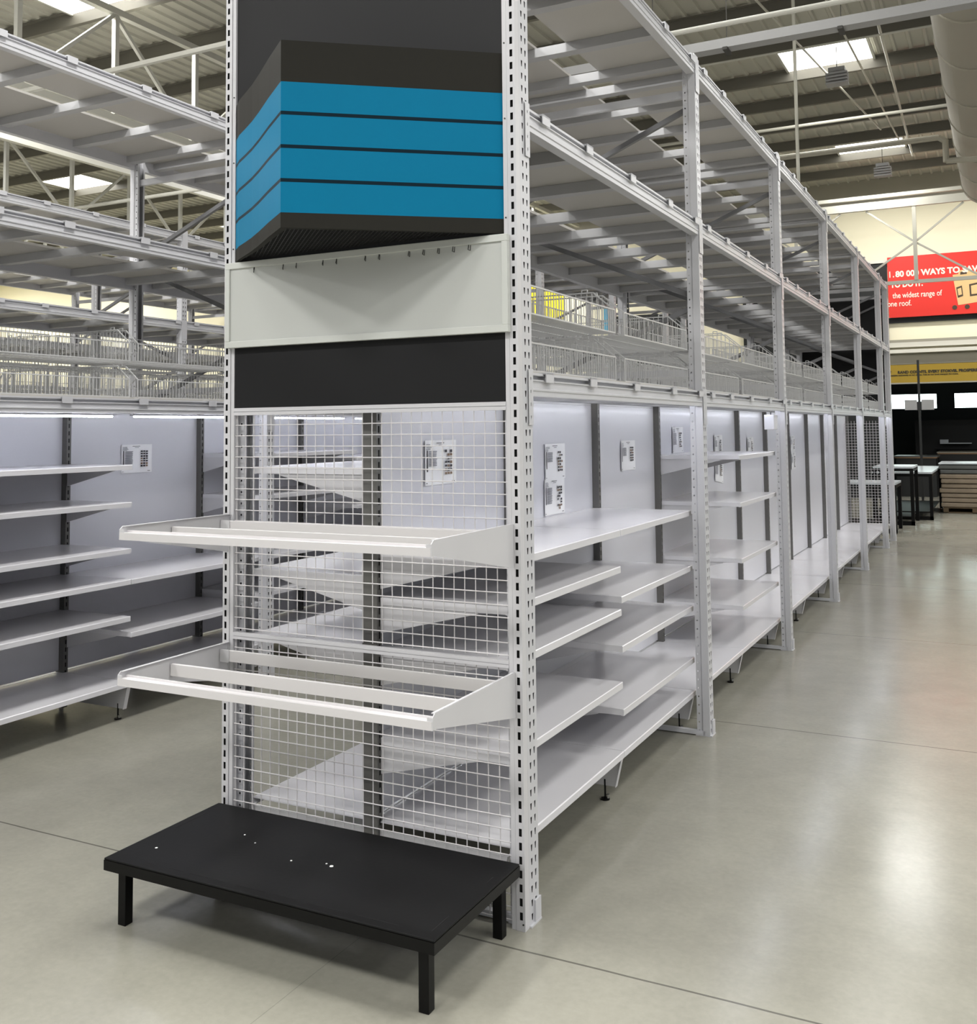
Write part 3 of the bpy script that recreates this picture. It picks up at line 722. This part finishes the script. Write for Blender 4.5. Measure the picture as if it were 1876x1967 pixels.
def rack_arms(kind, zt, label):
    t = thing('rail_shelf', label, 'rail shelf', (-0.725, 0, zt), group='slatted rail shelves on the end panel')
    for s in (-1, 1):
        x = s*0.695
        if kind == 'A': P = [(-0.004, -0.015), (-0.60, -0.0) , (-0.615, -0.012), (-0.615, -0.052), (-0.59, -0.055), (-0.004, -0.172)]
        else: P = [(-0.004, 0.0), (-0.60, -0.0), (-0.615, -0.012), (-0.615, -0.052), (-0.59, -0.055), (-0.004, -0.172)]
        P = [(-0.002, 0.0), (-0.598, 0.0), (-0.612, -0.012), (-0.614, -0.052), (-0.590, -0.052), (-0.002, -0.166)]
        q = MB(); q.prism(P, 'x', x-0.0015, x+0.0015)
        q.prism([(-0.002, -0.003), (-0.598, -0.003), (-0.598, 0), (-0.002, 0)], 'x', min(x, x-s*0.012), max(x, x-s*0.012))
        q.prism([(-0.612, -0.05), (-0.612, -0.012), (-0.609, -0.012), (-0.609, -0.05)], 'x', min(x, x-s*0.02), max(x, x-s*0.02))
        q.build('side_bracket', 'white', t)
    f = MB(); f.box(-0.6932, 0.6932, -0.614, -0.600, -0.052, -0.024).box(-0.6932, 0.6932, -0.5995, -0.572, -0.034, -0.026).box(-0.6932, 0.6932, -0.577, -0.572, -0.0259, -0.018)
    f.build('front_rail', 'mesh', t)
    MB().box(-0.690, 0.690, -0.345, -0.330, -0.073, -0.025).build('middle_rail', 'mesh', t, bevel=0.0015)
    b = MB(); b.box(-0.690, 0.690, -0.052, -0.040, -0.073, -0.025); r = b.build('rear_rail', 'mesh', t, bevel=0.0015)
    MB().box(-0.690, -0.640, -0.056, -0.053, -0.076, -0.022).build('end_sleeve', 'white', r)
rack_arms('A', 1.487, 'upper slatted rail shelf sticking out of the end panel at chest height')
rack_arms('B', 0.935, 'lower slatted rail shelf sticking out of the end panel at knee height')

# ------------------------------------------------------------------ black bench
def bench():
    t = thing('black_bench', 'low black bench standing in front of the end panel', 'bench', (-0.727, -0.33, 0))
    x0, x1, y0, y1 = -0.722, 0.716, -0.312, 0.312
    MB().box(x0+0.001, x1-0.001, y0+0.001, y1-0.001, 0.243, 0.250).build('top', 'black', t, bevel=0.002)
    MB().box(x0, x1, y0, y0+0.03, 0.205, 0.2425).box(x0, x1, y1-0.03, y1, 0.205, 0.2425).box(x0, x0+0.03, y0+0.03, y1-0.03, 0.205, 0.2425).box(x1-0.03, x1, y0+0.03, y1-0.03, 0.205, 0.2425).build('apron', 'blacktube', t)
    g = MB()
    for a, c in ((-0.55, -0.50), (-0.43, -0.36), (-0.33, -0.16), (-0.12, 0.02), (0.05, 0.16), (0.19, 0.36), (0.40, 0.56)): g.box(a, c, y0+0.036, y0+0.038, 0.2500, 0.2506)
    g.box(x1-0.040, x1-0.038, y0+0.05, y0+0.16, 0.25, 0.2506).box(x1-0.040, x1-0.038, 0.12, 0.17, 0.25, 0.2506).box(x0+0.036, x0+0.038, 0.02, 0.20, 0.25, 0.2506)
    g.build('edge_seam', 'hollow', t)
    for x in (x0+0.060, x1-0.060+0.0):
        for y in (y0+0.052, y1-0.052):
            MB().box(x-0.019, x+0.019, y-0.019, y+0.019, 0, 0.205).build('leg', 'blacktube', t, bevel=0.002)
bench()
for k, (px, py, s, rz, lb) in enumerate(((-1.335, -0.49, 0.007, 0.4, 'white paint chip near the left edge of the black bench'), (-1.11, -0.245, 0.005, 1.0, 'white paint chip on the bench, nearest the mesh'),
        (-1.02, -0.29, 0.0045, 0.2, 'white paint chip on the bench, third from its left edge'), (-0.79, -0.36, 0.0055, 0.9, 'white paint chip at the middle of the bench top'),
        (-0.655, -0.325, 0.005, 1.4, 'smaller chip beside the biggest one on the bench'), (-0.625, -0.335, 0.010, 0.7, 'biggest white paint chip on the bench top'))):
    b = MB(); pts = [(s*math.cos(a)*(0.7+0.5*((i*7) % 3)/3), s*math.sin(a)*(0.6+0.5*((i*5) % 4)/4)) for i, a in enumerate([2*math.pi*j/7 for j in range(7)])]
    b.prism(pts, 'z', 0, 0.0012)
    o = b.build('paint_chip', 'chip'); o.location = (px, py, 0.2503); o.rotation_euler = (0, 0, rz); tag(o, lb, 'paint chip', 'white paint chips on the bench')

# far end of the long rack: another end panel with mesh
def far_end():
    t = thing('far_end_mesh', 'white wire mesh panel closing the far end of the long rack', 'wire mesh panel', (XA, 14.03, 0.25))
    w = XB-XA; a = MB()
    for k in range(29): a.bar((0.004+k*(w-0.008)/28, 0, 0), (0.004+k*(w-0.008)/28, 0, 1.67), 0.005)
    a.build('upright_wires', 'mesh', t)
    c = MB(); z = 0.0
    while z < 1.67: c.bar((0, 0, z), (w, 0, z), 0.005); z += 0.0464
    c.build('cross_wires', 'mesh', t)
    for x, lb in ((0.0, 'white post at the far end of the long rack, on the right aisle'), (-1.45, 'white post at the far end of the long rack, on the left aisle')):
        b = MB(); b.box(x-0.05 if x > -1 else x, x if x > -1 else x+0.05, 14.03, 14.07, 0, 3.9)
        tag(b.build('far_slotted_post', 'white'), lb, 'slotted post')
    tag(MB().box(XA, XB, 14.04, 14.05, 2.2, 3.9).build('far_board', 'board2'), 'black board above the mesh at the far end of the long rack', 'board')
far_end()

# ------------------------------------------------------------------ banner, sign, posters
def text_mesh(s, size, loc, mt, parent, name='lettering', bold=0.0, sx=1.0):
    cu = bpy.data.curves.new(name, 'FONT'); cu.body = s; cu.size = size; cu.offset = bold; cu.extrude = 0.004; cu.resolution_u = 3
    ob = bpy.data.objects.new('tmp', cu); C.objects.link(ob)
    dg = bpy.context.evaluated_depsgraph_get(); me = bpy.data.meshes.new_from_object(ob.evaluated_get(dg))
    bpy.data.objects.remove(ob, do_unlink=True)
    me.materials.clear(); me.materials.append(M_[mt])
    o = bpy.data.objects.new(name, me); C.objects.link(o); o.parent = parent; o.location = loc; o.rotation_euler = (math.pi/2, 0, 0); o.scale = (sx, 1, 1)
    return o
def fit_text(s_, size, x, z, mt, parent, probe, width, bold):
    o = text_mesh(s_, size, (x, -0.006, z), mt, parent, bold=bold); q = text_mesh(probe, size, (0, 0, 0), mt, parent, bold=bold)
    w = max(v.co.x for v in q.data.vertices) - min(v.co.x for v in q.data.vertices)
    bpy.data.objects.remove(q, do_unlink=True); o.scale = (width/w, 1, 1)
def banner():
    t = thing('red_banner', 'red banner with white slogan on the far wall', 'banner', (-0.90, YF-0.20, 4.56))
    MB().box(0, 6.0, 0.0, 0.04, 0, 1.54).build('sheet', 'red', t)
    fit_text('1 .', 0.205, 0.02, 1.03, 'bannertext', t, '1 .', 0.11, 0.008)
    fit_text('80 000 WAYS TO SAVE', 0.205, 0.187, 1.03, 'bannertext', t, '80 000 WAYS', 1.15, 0.008)
    fit_text('TO DO IT.', 0.205, 0.06, 0.765, 'bannertext', t, 'TO DO IT.', 0.76, 0.008)
    fit_text('the widest range of', 0.200, 0.10, 0.49, 'bannertext', t, 'the widest range of', 1.15, 0.002)
    fit_text('one roof.', 0.200, -0.03, 0.285, 'bannertext', t, 'one roof.', 0.56, 0.002)
    c = MB()
    def poly(P, k, d): c.k = k; c.quad(*[(x, -0.004-d, z) for x, z in P])
    poly([(1.50, 0.98), (1.60, 0.22), (1.78, 0.24), (1.74, 1.0)], 0, 0); poly([(1.74, 1.0), (1.78, 0.24), (2.6, 0.34), (2.6, 1.06)], 0, 0)
    poly([(1.64, 1.08), (1.62, 0.90), (1.90, 0.92), (1.95, 1.10)], 0, 0.002); poly([(1.68, 1.04), (1.67, 0.97), (1.82, 0.98), (1.83, 1.05)], 1, 0.004)
    poly([(1.57, 0.66), (1.60, 0.40), (1.72, 0.44), (1.70, 0.70)], 1, 0.003); poly([(1.595, 0.62), (1.615, 0.46), (1.695, 0.48), (1.68, 0.65)], 0, 0.005)
    poly([(1.86, 0.72), (1.87, 0.42), (2.1, 0.44), (2.1, 0.76)], 1, 0.003); poly([(1.90, 0.68), (1.905, 0.47), (2.06, 0.48), (2.06, 0.71)], 0, 0.005)
    c.build('printed_carton', ['carton', 'cartonline'], t)
    w = MB()
    for x in (1.52, 1.80, 2.1): w.bar((x, -0.004, 0.17), (x, -0.010, 0.17), 0.11, n=16)
    w.build('printed_wheels', 'cartonline', t)
banner()
def sign():
    t = thing('mustard_sign', 'mustard sign board over the dark entrance', 'sign', (-0.95, YF-0.32, 2.87))
    MB().box(0, 6.0, 0.0, 0.05, 0.035, 0.48).build('board', 'yellow', t); MB().box(0, 6.0, -0.01, 0.06, 0.0, 0.034).build('lower_edge', 'grey', t)
    fit_text('Y', 0.092, 0.03, 0.265, 'signtext', t, 'Y', 0.05, 0.004)
    fit_text('RAND COUNTS. EVERY STOKVEL PROSPERS.', 0.092, 0.215, 0.265, 'signtext', t, 'RAND COUNTS. EVERY', 0.966, 0.004)
    fit_text('available exclusively at our stores. Talk to our local manager for more.', 0.050, 0.03, 0.205, 'signtext', t, 'available exclusively at our stores.', 0.75, 0.001)
sign()
for (a, c, z0, z1, mt, lb) in ((-11.6, -9.85, 5.10, 6.2, 'brightyellow', 'yellow poster on the far wall seen through the wire baskets'), (-8.62, -8.40, 4.6, 5.3, 'skyblue', 'narrow blue poster on the far wall seen through the wire baskets')):
    tag(MB().box(a, c, YF-0.05, YF-0.01, z0, z1).build('wall_poster', mt), lb, 'poster')

# ------------------------------------------------------------------ entrance area: tables, counter, pallet of boards, pole
def frame_table(x, y, w, d, h, label, top='tabletop', shelf=True):
    t = thing('display_table', label, 'table', (x, y, 0), group='black framed display tables')
    MB().box(0, w, 0, d, h-0.035, h).build('tabletop', top, t)
    MB().box(0, w, 0, d, h-0.09, h-0.036).build('apron', 'blacktube', t)
    for a in (0.0, w-0.06):
        for c in (0.0, d-0.06): MB().box(a, a+0.06, c, c+0.06, 0, h-0.091).build('leg', 'blacktube', t)
    if shelf: MB().box(0.06, w-0.06, 0.06, d-0.06, 0.14, 0.16).build('lower_shelf', 'blacktube', t)
    MB().box(0.0, w, 0.0, 0.06, 0.0, 0.07).build('foot_rail', 'blacktube', t)
frame_table(-0.62, 16.7, 0.70, 1.1, 1.08, 'black framed display table with pale top, nearest the rack end')
frame_table(-0.78, 17.95, 1.10, 3.2, 0.93, 'lower long black framed display table with pale top')
frame_table(-1.0, 15.1, 0.92, 1.0, 0.86, 'small dark framed table behind the far end post', top='tabletop')
def solid_table(x, y, w, d, h, label, top):
    t = thing('display_plinth', label, 'display table', (x, y, 0), group='black display plinths')
    MB().box(0, w, 0, d, 0, h-0.06).build('body', 'walld', t); MB().box(-0.03, w+0.03, -0.03, d+0.03, h-0.06, h-0.03).build('wood_slab', 'woodtop', t); MB().box(-0.05, w+0.05, -0.05, d+0.05, h-0.03, h).build('tabletop', top, t)
solid_table(-0.95, 24.8, 0.95, 1.0, 1.05, 'black plinth with wooden slab left of the pallet', 'wrapd')
solid_table(0.0, 26.2, 1.0, 1.4, 1.12, 'second black plinth with grey and wooden slabs', 'grey')
def counter():
    t = thing('service_counter', 'black service counter wall deep in the entrance', 'counter', (-0.75, 28.6, 0))
    MB().box(0, 7.5, 0, 0.3, 0, 1.98).build('front', 'walld', t); MB().box(0.9, 1.5, -0.42, -0.1, 1.30, 1.33).build('ledge', 'tabletop', t)
    MB().box(0.55, 2.2, -0.45, -0.02, 1.14, 1.16).build('dark_shelf', 'walld', t); MB().box(0.68, 0.9, -0.4, -0.2, 1.30, 1.42).build('desk_lamp', 'tabletop', t)
    MB().box(2.6, 3.0, -0.02, -0.002, 1.45, 1.66).build('plaque', 'conceal', t)
counter()
def pole():
    t = thing('entrance_pole', 'dark pole carrying two pale square panels in the entrance', 'pole', (-0.17, 22.4, 0))
    MB().box(-0.025, 0.025, -0.025, 0.025, 0, 3.38).build('pole', 'walld', t)
    MB().box(-0.10, 0.10, -0.03, 0.03, 2.19, 2.40).build('clamp', 'walld', t)
    for s in (-1, 1): MB().box(min(s*0.05, s*0.32), max(s*0.05, s*0.32), -0.045, -0.035, 2.20, 2.44).build('sign_plate', 'conceal', t)
pole()
def pallet_stack():
    t = thing('timber_pallet', 'timber pallet under the stack of wrapped boards', 'pallet', (0.40, 19.8, 0))
    b = MB()
    for k in range(4): b.box(0, 1.2, 0.05+k*0.35, 0.15+k*0.35, 0.0, 0.02)
    for k in range(3): b.box(0.0+k*0.55, 0.1+k*0.55, 0, 1.2, 0.02, 0.10)
    b.build('runners', 'timber', t); MB().box(0, 1.2, 0, 1.2, 0.10, 0.125).build('top_boards', 'timber', t)
    r = random.Random(5); z = 0.126; n = 9
    for k in range(n):
        h = 0.099; dx, dy = r.uniform(-0.02, 0.02), r.uniform(-0.03, 0.03)
        b = MB(); b.box(0.36+dx, 1.62+dx, 19.76+dy, 20.98+dy, z+0.001, z+h-0.010)
        nm = ('bottom', 'second', 'third', 'fourth', 'fifth', 'sixth', 'seventh', 'eighth', 'top')[k]
        tag(b.build('wrapped_board_pack', 'wrap' if k < 7 else 'wrapd', bevel=0.018), '%s pack in the stack of plastic-wrapped boards on the pallet' % nm if k in (0, n-1) else '%s pack from the bottom in the stack of plastic-wrapped boards' % nm, 'board pack', 'wrapped board packs on the pallet')
        z += h
    tag(MB().box(0.34, 1.64, 19.72, 21.0, z+0.002, z+0.025).build('cover_sheet', 'tabletop'), 'pale cover sheet on top of the wrapped board stack', 'cover sheet')
pallet_stack()
